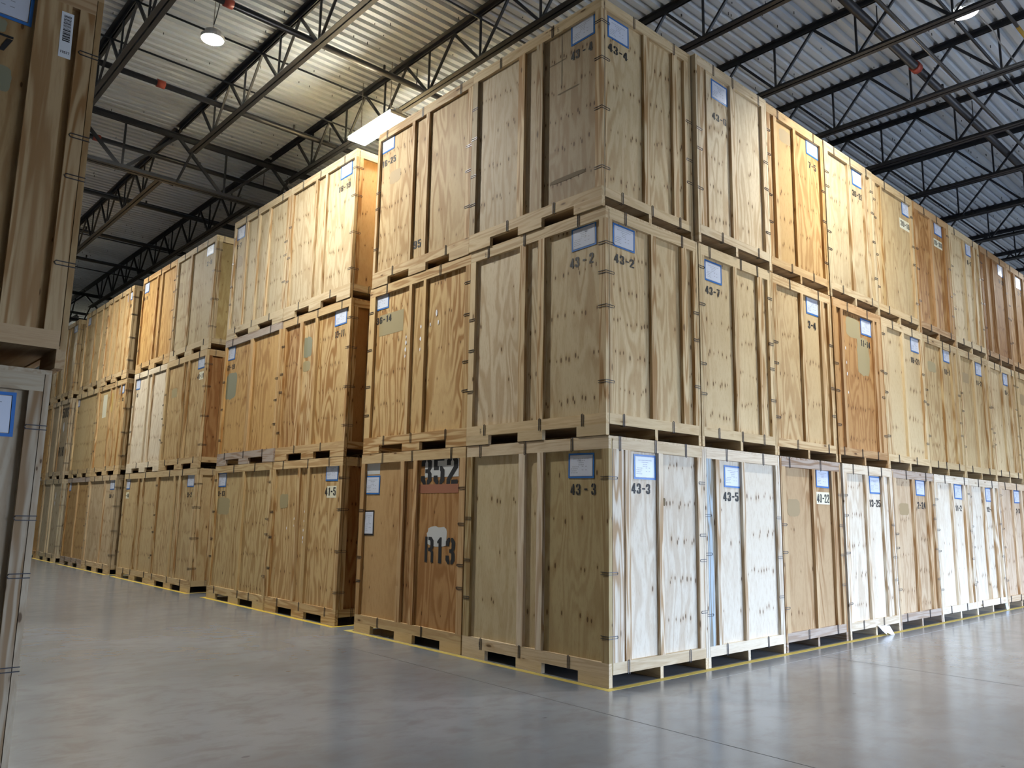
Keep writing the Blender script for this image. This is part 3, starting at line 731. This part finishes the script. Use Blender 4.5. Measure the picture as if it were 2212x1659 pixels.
# ---- left-hand stacks, long faces: (lane column, y0, y1 per tier)
LY = {'A1': ((2.055, 4.20), (2.060, 4.19), (2.095, 4.145)), 'B0': ((4.68, 6.755), (4.68, 6.73), (4.71, 6.725)), 'B1': ((6.768, 8.94), (6.75, 8.915), (6.745, 8.92)),
      'C0': ((9.785, 11.895), (9.765, 11.855), (9.745, 11.79)), 'C1': ((11.905, 14.015), (11.867, 13.965), (11.81, 13.95)),
      'D0': ((14.585, 16.75), (14.525, 16.735), (14.56, 16.58)), 'D1': ((16.762, 18.78), (16.747, 18.78), (16.592, 18.635)),
      'E0': ((19.335, 21.38), (19.36, 21.32), (19.345, 21.38)), 'E1': ((21.395, 23.44), (21.34, 23.40), (21.395, 23.44))}
PB = [(.84, .91), (1.13, 1.20)]
LEFT = [
 ('A1', 0, (.46, .28, .12), .55, 'brown crate with huge black 352 and R13 stencils', dict(bat=[(.905, .985), (1.17, 1.255)], posts=(.085, .10), ptints=[(.43, .24, .095), (.36, .21, .09), (.46, .29, .13)],
   lab=[(1.85, 1.81), (1.90, 1.34, .23, .31, BLKTAPE)], num=[('352', .815, .69, 1.80, .31), ('R13', .695, .555, .925, .285)],
   patches=[('rect', 1.70, 2.005, 1.945, 2.085, WHITEP, 'white painted-over square'), ('rect', .11, .745, 1.88, 2.083, WHITEP, 'white paint behind 352'), ('blob', .28, .67, 1.10, 1.33, WHITEP, 'white paint behind R13'), ('rect', .11, .86, 1.70, 1.80, REDW, 'faded red stripe')]), (.56, .41, .22)),
 ('A1', 1, (.58, .40, .185), 1.0, 'honey crate with bold wavy grain stenciled 36-14, middle level', dict(bat=[(.86, .915), (1.16, 1.22)], posts=(.13, .09), lab=lab(1.83, 1.995), num=num('36-14', 1.945, .36, 1.69, .09), patches=[tanp(1.32, 1.87, 1.52, 1.80, OLIVE, 'rect')],
   shred=[(.62, 1.62, .06), (.58, 1.5, .04), (.74, 1.5, .03), (1.24, 1.42, .03), (1.24, 1.35, .04), (1.245, 1.26, .04), (1.25, 1.18, .03), (.93, 1.5, .03), (.93, 1.35, .04), (.935, 1.22, .03)]), None),
 ('A1', 2, (.47, .345, .185), .6, 'weathered tan crate stenciled 16-25 and 95, top level', dict(bat=[(.87, .935), (1.185, 1.245)], posts=(.05, .09), lab=lab(1.81, 1.985), num=[('16-25', 1.92, .32, 1.67, .09), ('95', 1.11, .16, .32, .105)], patches=[tanp(1.47, 1.735, 1.36, 1.55)]), None),
 ('B0', 0, HL, .6, 'honey crate stenciled 41-5 on a cream square, bottom of its stack', dict(bat=[(.91, .975), (1.2, 1.265)], posts=(.09, .07), lab=lab(.265, 2.0), num=num('41-5', .435, .29, 1.685, .11)+[('110008', 2.045, .055, 1.47, .3, 'rot')], patches=[sign(.13, .385, 1.655, 1.815), tanp(1.5, 1.78, 1.5, 1.72, OLIVE)],
   shred=[(.985, 1.46, .025), (.985, 1.33, .025), (.99, 1.2, .03), (.99, 1.1, .035), (.99, 1.04, .03), (1.28, 1.36, .025), (1.28, 1.26, .02), (1.5, 1.22, .03)]), None),
 ('B0', 1, (.54, .36, .16), 1.0, 'honey crate with streaked plywood stenciled 13-11, middle level', dict(bat=[(.93, 1.005), (1.375, 1.48)], posts=(.09, .06), ptints=[(.56, .38, .17), (.60, .43, .22), (.46, .28, .115)], lab=lab(.255, 1.965), num=num('13-11', .395, .25, 1.675, .10), patches=[tanp(1.05, 1.36, 1.50, 1.83, GREENP, 'blob', 'green-grey paint patch'), tanp(1.08, 1.33, 1.30, 1.46, OLIVE)]), None),
 ('B0', 2, (.53, .43, .27), .35, 'pale knotty crate stenciled 18-19, top level with bright orange-lit end', dict(bat=[(.83, .895), (1.13, 1.20)], posts=(.09, .065), lab=lab(.265, 1.96), num=num('18-19', .455, .32, 1.655, .09)), None),
 ('B1', 0, (.53, .39, .19), .6, 'tan crate stenciled 9-13, floor level left of crate 41-5', dict(bat=[(.97, 1.05)], posts=(.10, .06), lab=lab(1.835, 1.965), num=num('9-13', 1.975, .28, 1.695, .085), patches=[tanp(1.45, 2.0, 1.38, 1.68, OLIVE)]), None),
 ('B1', 1, H_, .6, 'honey-brown crate with green stain stenciled 32-19, middle level', dict(bat=[(1.01, 1.12)], posts=(.08, .07), lab=lab(1.87, 1.945), num=num('32-19', 2.03, .34, 1.655, .09), patches=[tanp(1.55, 2.03, 1.12, 1.60, GREENP, 'blob', 'green-grey paint stain')]), GREY),
 ('B1', 2, (.54, .44, .275), .4, 'pale crate with four plywood strips stenciled 1-7, top level', dict(bat=[(.70, .76), (1.12, 1.19), (1.6, 1.68)], posts=(.07, .08), lab=lab(1.86, 1.94), num=num('1-7', 2.01, .2, 1.66, .09), patches=[tanp(1.72, 2.03, 1.28, 1.5)]), None),
 ('C0', 0, T_, .5, 'tan crate stenciled 9-2, floor level at the near end of the third block', dict(bat=[(.80, .88), (1.08, 1.16)], posts=(.12, .09), lab=lab(.24, 1.985), num=num('9-2', .37, .22, 1.68, .09)), None),
 ('C0', 1, (.52, .37, .18), .5, 'tan crate stenciled 41-11, middle level of the third block', dict(bat=[(.85, .92), (1.1, 1.17)], lab=lab(.22, 1.97), num=num('41-11', .38, .3, 1.665, .09), patches=[sign(.09, .30, 1.64, 1.79), tanp(1.38, 1.7, 1.42, 1.62, OLIVE)]), None),
 ('C0', 2, G_, .4, 'greyish knotty crate stenciled 2-8, top level of the third block', dict(bat=[(1.2, 1.29)], lab=lab(.27, 1.98), num=num('2-8', .40, .25, 1.66, .09), patches=[tanp(1.62, 1.98, 1.3, 1.62)]), None),
 ('C1', 0, T_, .3, 'tan crate stenciled 5-16 on a cream square, far half of the third block', dict(bat=PB, lab=lab(1.84, 1.98), num=num('5-16', 1.99, .29, 1.69, .085), patches=[sign(1.70, 1.95, 1.665, 1.80)]), None),
 ('C1', 1, (.68, .59, .44), .25, 'very pale crate stenciled 4-3, middle level of the third block', dict(bat=PB, lab=lab(1.80, 1.95), num=num('4-3', 1.97, .24, 1.66, .085)), (.68, .58, .42)),
 ('C1', 2, H_, .6, 'bright honey crate stenciled 14-5, top level of the third block', dict(bat=PB, posts=(.05, .09), lab=lab(1.85, 1.945), num=num('14-5', 2.04, .3, 1.66, .085)), None),
 ('D0', 0, (.54, .42, .26), .4, 'tan crate stenciled 30-1, floor level at the near end of the fourth block', dict(bat=[(.85, .92)], lab=lab(.24, 1.985), num=num('30-1', .41, .3, 1.68, .085)), None),
 ('D0', 1, HL, .5, 'honey crate with cream panel stenciled 32-12, fourth block middle level', dict(bat=[(.38, .43), (.75, .82), (1.15, 1.22)], lab=lab(.28, 1.98), num=num('32-12', .46, .34, 1.68, .085), patches=[('rect', 1.40, 1.72, 1.40, 1.96, CREAM, 'cream painted panel'), ('rect', .95, 1.12, 1.5, 1.95, YEL, 'yellow painted panel')]), None),
 ('D0', 2, (.56, .40, .20), .5, 'honey crate stenciled 16-8, top level of the fourth block', dict(bat=[(.33, .40), (.65, .72), (1.1, 1.16), (1.55, 1.62)], lab=lab(.24, 1.985), num=num('16-8', .41, .3, 1.68, .085)), None),
 ('D1', 0, (.46, .30, .13), .5, 'brown crate stenciled 18-4, floor level at the far end of the fourth block', dict(bat=[(1.0, 1.06)], lab=lab(1.76, 1.985), num=num('18-4', 1.93, .3, 1.69, .085)), GREY),
 ('D1', 1, (.52, .39, .20), .4, 'tan crate stenciled 10-3, middle level at the far end of the fourth block', dict(bat=[], lab=lab(1.76, 1.985), num=num('10-3', 1.93, .3, 1.69, .085)), None),
 ('D1', 2, T_, .4, 'dim tan crate, top level at the far end of the fourth block', dict(bat=[(.5, .56), (1.1, 1.16)], lab=lab(1.72, 1.965)), None),
 ('E0', 0, (.50, .43, .30), .3, 'greyish crate with dangling plastic, floor level of the farthest block', dict(bat=[(.9, 1.0), (1.15, 1.22)], shred=[(.5, 1.75, .16), (.52, 1.55, .1)]), None),
 ('E0', 1, (.46, .38, .26), .3, 'greyish crate with big black 506 and R18, farthest block', dict(bat=[(.9, 1.0), (1.15, 1.22)], num=[('506', .70, .62, 1.68, .28), ('R18', .72, .55, .62, .26)], shred=[(.42, 1.42, .2)]), None),
 ('E0', 2, T_, .4, 'dim tan crate with torn label, top level of the farthest block', dict(bat=PB, lab=lab(.25, 1.975)), None),
 ('E1', 0, H_, .5, 'orange-brown crate half hidden at the far left, floor level', dict(bat=PB), None),
 ('E1', 1, H_, .5, 'honey crate half hidden at the far left, middle level', dict(bat=PB), None),
 ('E1', 2, T_, .5, 'dim crate half hidden at the far left, top level', dict(bat=PB), None),
]
ORANGE = (.46, .305, .15)
for k, (key, t, tint, fig, lb, L, rail) in enumerate(LEFT):
    y0, y1 = LY[key][t]
    first = key[1] == '0'
    rti = {('B0', 2): ORANGE, ('B0', 1): D_, ('B0', 0): D_, ('C0', 1): D_, ('C0', 2): (.50, .38, .17)}.get((key, t))
    crate(RND.uniform(-.012, .012), y0, t, 'LR' if first else 'L', tint, lb, L=L, R=dict(bat=[(.3, .38), (1.0, 1.08)] if t != 2 else [(.42, .49), (1.1, 1.18)]) if first else None,
          ly=y1 - y0, fig=fig, rail=rail, seed=60 + k, rtint=rti, group='crates along the left aisle')

# ---- near stack at the left edge of the picture
crate(-4.49 - 1.492, .06, 0, 'R', (.44, .36, .26), 'grey-tan crate at the left edge, floor level, blue-taped sheet on its end', R=dict(posts=(.085, .10), bat=[(.5, .6)], lab=[(1.175, 1.945)]), fig=.35, seed=150, rail=(.46, .38, .27))
up = crate(-4.45 - 1.492, .0, 1, 'R', (.40, .27, .13), 'brown crate with barcode sticker, upper one of the near left stack', fig=.45, seed=151, rail=(.46, .32, .18),
      R=dict(posts=(.085, .115), bat=[(.40, .5), (1.165, 1.335)], lab=[(.985, 1.985)], num=[('17', .92, .155, 1.68, .096)],
             patches=[tanp(.95, 1.04, 1.78, 1.86, GREENP, 'blob', 'green-grey paint smear'), tanp(.98, 1.09, 1.45, 1.6, GREENP, 'blob', 'green-grey paint stain')]))
# barcode sticker on the wide batten
def barcode(parent, x0, z0, w, h):
    o = link('barcode_sticker', boxes('barcode_sticker', [(x0, x0 + w, -.0015, 0, z0, z0 + h)], plain('sticker_white', (.72, .76, .80), .35)), parent)
    o['label'] = 'white barcode sticker'
    r = random.Random(11); z = z0 + h * .36; bs = []
    while z < z0 + h - .02:
        t = r.choice((.002, .003, .005, .007))
        bs.append((x0 + w * .2, x0 + w * .82, -.0022, -.0015, z, z + t)); z += t + r.choice((.002, .003, .004))
    b = link('barcode_bars', boxes('barcode_bars', bs, BLACK), o)
    b['label'] = 'black barcode stripes'
    t = link('sticker_text', polys('sticker_text', [[(x0 + w * (.12 + .76 * px), -.0022, z0 + h * (.09 + .055 * pz)) for px, pz in p] for p in text_polys('V1927')], BLACK), o)
    t['label'] = 'black printed V1927'
    return o
st = barcode(up, -.031, -.137, .062, .274)
st.location = (-4.623 + 4.45 + .746, -1.025 - .0005, 4.108 - H)
st.rotation_euler = (0, -.015, 0)

# ------------------------------------------------------------------ loose paper on the floor
def sheet(name, pts, mat, label, cat):
    bm = bmesh.new()
    rows = [[bm.verts.new(p) for p in r] for r in pts]
    for a, b in zip(rows, rows[1:]):
        for i in range(len(a) - 1): bm.faces.new((a[i], a[i + 1], b[i + 1], b[i]))
    me = bpy.data.meshes.new(name); bm.to_mesh(me); bm.free()
    me.materials.append(mat)
    o = link(name, me)
    md = o.modifiers.new('thick', 'SOLIDIFY'); md.thickness = .0012; md.offset = 0
    return tag(o, label, cat)
sheet('paper_leaflet', [[(5.30, -.03, .125), (5.36, -.035, .12), (5.42, -.03, .112), (5.50, -.045, .118), (5.58, -.06, .108)],
                        [(5.34, -.07, .06), (5.39, -.06, .06), (5.43, -.05, .07), (5.50, -.075, .06), (5.575, -.095, .055)],
                        [(5.40, -.11, .002), (5.42, -.09, .012), (5.45, -.07, .035), (5.50, -.11, .004), (5.56, -.13, .002)]], SHRED,
      'crumpled white leaflet hanging under crate 13-25 onto the floor', 'paper')
sheet('paper_slip', [[(10.37, -.015, .105), (10.44, -.015, .105), (10.5, -.015, .107)], [(10.37, -.02, .05), (10.44, -.018, .05), (10.5, -.02, .05)], [(10.38, -.03, .001), (10.44, -.03, .001), (10.5, -.028, .001)]],
      plain('pale_blue_paper', (.6, .72, .85), .4), 'pale blue slip under crate 12-4 at the floor', 'paper')
sheet('tape_scrap', [[(-4.255, -.56, .001), (-4.20, -.55, .004)], [(-4.25, -.575, .001), (-4.195, -.563, .003)]], SHRED, 'tiny white scrap lying on the bare floor of the left aisle', 'scrap')

# ------------------------------------------------------------------ roof steel
JZ, JB = 8.10, 7.45          # top / bottom chord centre heights
JX = [-4.57 + 1.75 * k for k in range(15)]
PAN, NODE0 = 1.16, .50
def angle_pair(name, y0, y1, z, up, w=.058, gap=.02, th=.009):
    """double-angle chord along Y, legs turned up or down"""
    s = 1 if up else -1
    l = []
    for sd in (-1, 1):
        a, b = sorted((sd * gap / 2, sd * (gap / 2 + w)))
        l.append((a, b, y0, y1, z - th / 2, z + th / 2))
        a, b = sorted((sd * gap / 2, sd * (gap / 2 + th)))
        zz = sorted((z, z + s * w))
        l.append((a, b, y0, y1, zz[0], zz[1]))
    return boxes(name, l, STEEL)
def bar_mesh(name, p, q, w):
    return tube(name, [p, q], w, STEEL, 4)
M_VERT = bar_mesh('web_vertical', (0, 0, JB), (0, 0, JZ), .017)
M_DA = bar_mesh('web_diagonal', (0, 0, JB), (0, PAN / 2, JZ), .025)
M_DB = bar_mesh('web_diagonal', (0, 0, JB), (0, -PAN / 2, JZ), .021)
ORD = ['1st', '2nd', '3rd'] + ['%dth' % k for k in range(4, 30)]
def joist(x, y0, y1, lab_):
    root = empty('roof_joist', (x, 0, 0), lab_, 'roof joist', 'open-web roof joists')
    root.location = (x, 0, 0)
    link('top_chord', angle_pair('top_chord', y0 + .05, y1 - .05, DECK_Z - .006, False, .064, .022), root)
    link('bottom_chord', angle_pair('bottom_chord', y0 + .75, y1 - .75, JB - .01, True), root)
    n = math.ceil((y0 + .7 - NODE0) / PAN)
    while NODE0 + n * PAN < y1 - .7:
        y = NODE0 + n * PAN
        for nm, me in (('web_vertical', M_VERT), ('web_diagonal', M_DA), ('web_diagonal', M_DB)):
            o = link(nm, me, root); o.location = (0, y, 0)
        n += 1
    for ya, yb in ((y0 + .78, y0 + .1), (y1 - .78, y1 - .1)):
        link('end_brace', bar_mesh('end_brace', (0, ya, JB), (0, yb, 7.12), .022), root)
    return root
G1, G2, G0 = 9.10, 22.0, -3.9
for k, x in enumerate(JX):
    joist(x, G0, G1, 'black open-web roof joist, %s from the left in the nearest roof bay' % ORD[k])
for k, x in enumerate(JX[:5]):
    joist(x, G1, G2, 'black open-web roof joist, %s from the left in the second roof bay' % ORD[k])
for k, x in enumerate(JX[:5]):
    joist(x, G2, 35.0, 'black open-web roof joist, %s from the left in the farthest roof bay' % ORD[k])

def girder(y, lb, x0=WALL_L + .02, x1=WALL_R - .02):
    zt, zb = 7.99, 7.12
    root = empty('roof_girder', (0, y, 0), lb, 'roof girder', 'roof girders')
    def chord(nm, z, s):
        w, th = .075, .012
        l = []
        for sd in (-1, 1):
            a, b = sorted((sd * .014, sd * (.014 + w))); l.append((x0, x1, a, b, z - th / 2, z + th / 2))
            a, b = sorted((sd * .014, sd * (.014 + th))); zz = sorted((z, z + s * w)); l.append((x0, x1, a, b, zz[0], zz[1]))
        link(nm, boxes(nm, l, STEEL), root)
    chord('top_chord', zt + .03, -1); chord('bottom_chord', zb, 1)
    mv = bar_mesh('web_vertical', (0, 0, zb), (0, 0, zt), .022)
    da = bar_mesh('web_diagonal', (0, 0, zb), (.875, 0, zt), .034)
    db = bar_mesh('web_diagonal', (0, 0, zb), (-.875, 0, zt), .034)
    for k in range(-3, 14):
        x = -4.57 + .875 + 1.75 * k
        if x - .9 < x0 or x + .9 > x1: continue
        for nm, me in (('web_vertical', mv), ('web_diagonal', da), ('web_diagonal', db)):
            o = link(nm, me, root); o.location = (x, 0, 0)
girder(G1, 'black steel roof girder crossing the left aisle, nearer one')
girder(G2, 'black steel roof girder crossing the left aisle, far one')

# bridging rods along X tying the joists together
def rod(name, y, z, r, mat, label, cat, x0, x1, group=None, n=6):
    o = link(name, tube(name, [(x0, y, z), (x1, y, z)], r, mat, n))
    return tag(o, label, cat, group)
for y, lb, x1 in ((2.82, 'thin black bridging rod over the left aisle, nearest the corner stack', 19.9), (5.66, 'thin black bridging rod over the left aisle, passing the hanging small round lamp', 19.9),
              (6.80, 'thin black bridging rod over the left aisle, left end of the bright linear lamp', 19.9), (12.95, 'thin black bridging rod just beyond the nearer girder', 2.43),
              (16.1, 'thin black bridging rod in the dark middle of the second roof bay', 2.43), (19.2, 'thin black bridging rod near the far girder', 2.43), (25.9, 'thin black bridging rod beyond the far girder', 2.43)):
    rod('bridging_rod', y, 8.05, .016, STEEL, lb, 'bridging rod', -4.57, x1, 'bridging rods')
rod('conduit', -1.12, 7.82, .026, PLAINC := plain('brown_grey_conduit', (.06, .055, .05), .45), 'brown-grey conduit crossing the right roof bay, beside the thick pipe', 'conduit', 2.0, 19.9)
rod('bridging_rod', -1.52, 8.04, .02, STEEL, 'black bridging rod crossing the right roof bay, left of the small round lamp', 'bridging rod', 2.0, 19.9, 'bridging rods')
def sprinkler(y, lb, x0, x1, z=7.86, r=.045, couplings=(), drops=()):
    root = empty('sprinkler_pipe', (x0, y, z), lb, 'pipe', 'black sprinkler pipes')
    link('pipe_run', tube('pipe_run', [(0, 0, 0), (x1 - x0, 0, 0)], r, PIPE, 10), root)
    for x in couplings:
        o = link('coupling', tube('coupling', [(x - x0 - .06, 0, 0), (x - x0 + .06, 0, 0)], r * 1.35, RED, 10), root); o['label'] = 'red pipe coupling'
    for x in drops:
        link('sprinkler_head', tube('sprinkler_head', [(x - x0, 0, r), (x - x0, 0, r + .07), (x - x0 + .001, 0, r + .075)], .02, PIPE, 6), root)
    k = math.ceil((x0 + 4.57) / 1.75)
    while -4.57 + 1.75 * k < x1 and k < 15:
        xx = -4.57 + 1.75 * k + .2
        if k % 2: link('hanger', tube('hanger', [(xx - x0, 0, r), (xx - x0, 0, DECK_Z - z)], .008, STEEL, 4), root)
        k += 1
for y, lb, cp, dr in ((4.58, 'black sprinkler pipe over the left aisle, first beyond the corner', (-2.05,), (0.3, -.9)), (7.22, 'black sprinkler pipe with red coupling, second over the left aisle', (-2.0,), (.2,)),
               (9.86, 'black sprinkler pipe with red coupling just past the nearer girder', (-2.2,), (-.4,)), (12.6, 'black sprinkler pipe in the second roof bay, nearest', (), (-.5,)),
               (15.27, 'black sprinkler pipe in the second roof bay, middle', (), (-1.0,)), (17.6, 'black sprinkler pipe in the second roof bay, farthest', (), (-.4,)), (24.2, 'black sprinkler pipe beyond the far girder', (), (0,))):
    sprinkler(y, lb, -4.9, 6.0 if y < 9 else 3.0, couplings=cp, drops=dr)
sprinkler(-.86, 'thick black sprinkler main with red coupling over the right aisle', 1.0, 20.0, 7.80, .058, (5.6,), (6.6,))
o = rod('yellow_pipe', -2.04, 8.02, .024, YPIPE, 'yellow pipe near the roof deck at the upper right', 'pipe', 5.95, 19.0)
o = rod('conduit', -2.04, 8.02, .022, PLAINC, 'dark conduit running to the yellow pipe past the small round lamp', 'conduit', 1.5, 5.94)
o = link('power_cord', tube('power_cord', [(4.45, -1.93, 7.66), (4.74, -1.96, 7.62), (5.0, -1.97, 7.62), (5.16, -1.98, 7.6), (5.4, -1.965, 7.57), (5.6, -1.96, 7.6), (5.85, -1.96, 7.58), (6.1, -1.95, 7.6), (6.32, -1.94, 7.62)], .008, GALV, 5))
tag(o, 'grey power cord looping from the small round lamp at the upper right', 'cord')

# ------------------------------------------------------------------ lamps
def bay_lamp(x, y, z, label, s=.30, cord=True):
    root = empty('bay_lamp', (x, y, z), label, 'lamp', 'high bay lamps')
    def turned(nm, prof, mat, n=20):
        vs = [(r * math.cos(2 * math.pi * k / n), r * math.sin(2 * math.pi * k / n), zz) for r, zz in prof for k in range(n)]
        fs = [(i * n + k, i * n + (k + 1) % n, (i + 1) * n + (k + 1) % n, (i + 1) * n + k) for i in range(len(prof) - 1) for k in range(n)]
        fs += [tuple(range(n - 1, -1, -1)), tuple(range((len(prof) - 1) * n, len(prof) * n))]
        me = bpy.data.meshes.new(nm); me.from_pydata(vs, [], fs); me.materials.append(mat)
        return me
    r = s / 2
    link('housing', turned('housing', [(r - .012, 0), (r - .012, -.012), (r, -.012), (r, .03), (r * .75, .045), (r * .7, .10), (.05, .105), (.04, .135)], CASE), root)
    o = link('lens', turned('lens', [(r - .014, -.008), (r - .014, -.001)], LENS_B), root); o['label'] = 'glowing white lens'
    if cord:
        link('hanging_chain', tube('hanging_chain', [(0, 0, .13), (0, 0, DECK_Z - z)], .006, GALV, 4), root)
        link('cord', tube('cord', [(0, 0, .2), (.02, -.02, .32), (.02, -.16, DECK_Z - z - .05), (.02, -.2, DECK_Z - z)], .008, CABLE, 4), root)
    return root
def linear_lamp(x, y0, y1, z, label, w=.30):
    root = empty('linear_lamp', (x, (y0 + y1) / 2, z), label, 'lamp', 'linear high bay lamps')
    h = (y1 - y0) / 2
    link('housing', boxes('lin_housing', [(-w / 2 - .01, w / 2 + .01, -h - .01, h + .01, .04, .055), (-.05, .05, -h, h, .055, .12), (-w / 2, w / 2, -h - .01, -h, .0, .06), (-w / 2, w / 2, h, h + .01, .0, .06)], CASE), root)
    for a, b in ((-w / 2, -.012), (.012, w / 2)):
        o = link('lens', boxes('lin_lens', [(a, b, -h, h, 0, .035)], LENS_L), root); o['label'] = 'glowing tube bank'
    link('hanging_chain', tube('hanging_chain', [(0, -h * .6, .12), (0, -h * .6, DECK_Z - z)], .006, GALV, 4), root)
    link('hanging_chain', tube('hanging_chain', [(0, h * .8, .12), (0, h * .8, DECK_Z - z)], .006, GALV, 4), root)
    return root
bay_lamp(-2.07, 4.98, 7.54, 'small white high bay lamp hanging over the left aisle')
bay_lamp(4.36, -1.90, 7.55, 'small white high bay lamp at the upper right over the right aisle')
linear_lamp(.50, 4.45, 5.62, 7.20, 'long bright linear lamp above the gap beside crate 16-25')
bay_lamp(-2.6, 14.0, 7.54, 'small white high bay lamp farther down the left aisle')
bay_lamp(17.0, -1.9, 7.55, 'unseen small white high bay lamp added farther along the right aisle')  # out of view, added for the general illumination of the right aisle
linear_lamp(-.6, 26.5, 27.7, 7.2, 'far linear lamp lighting the roof at the end of the left aisle')
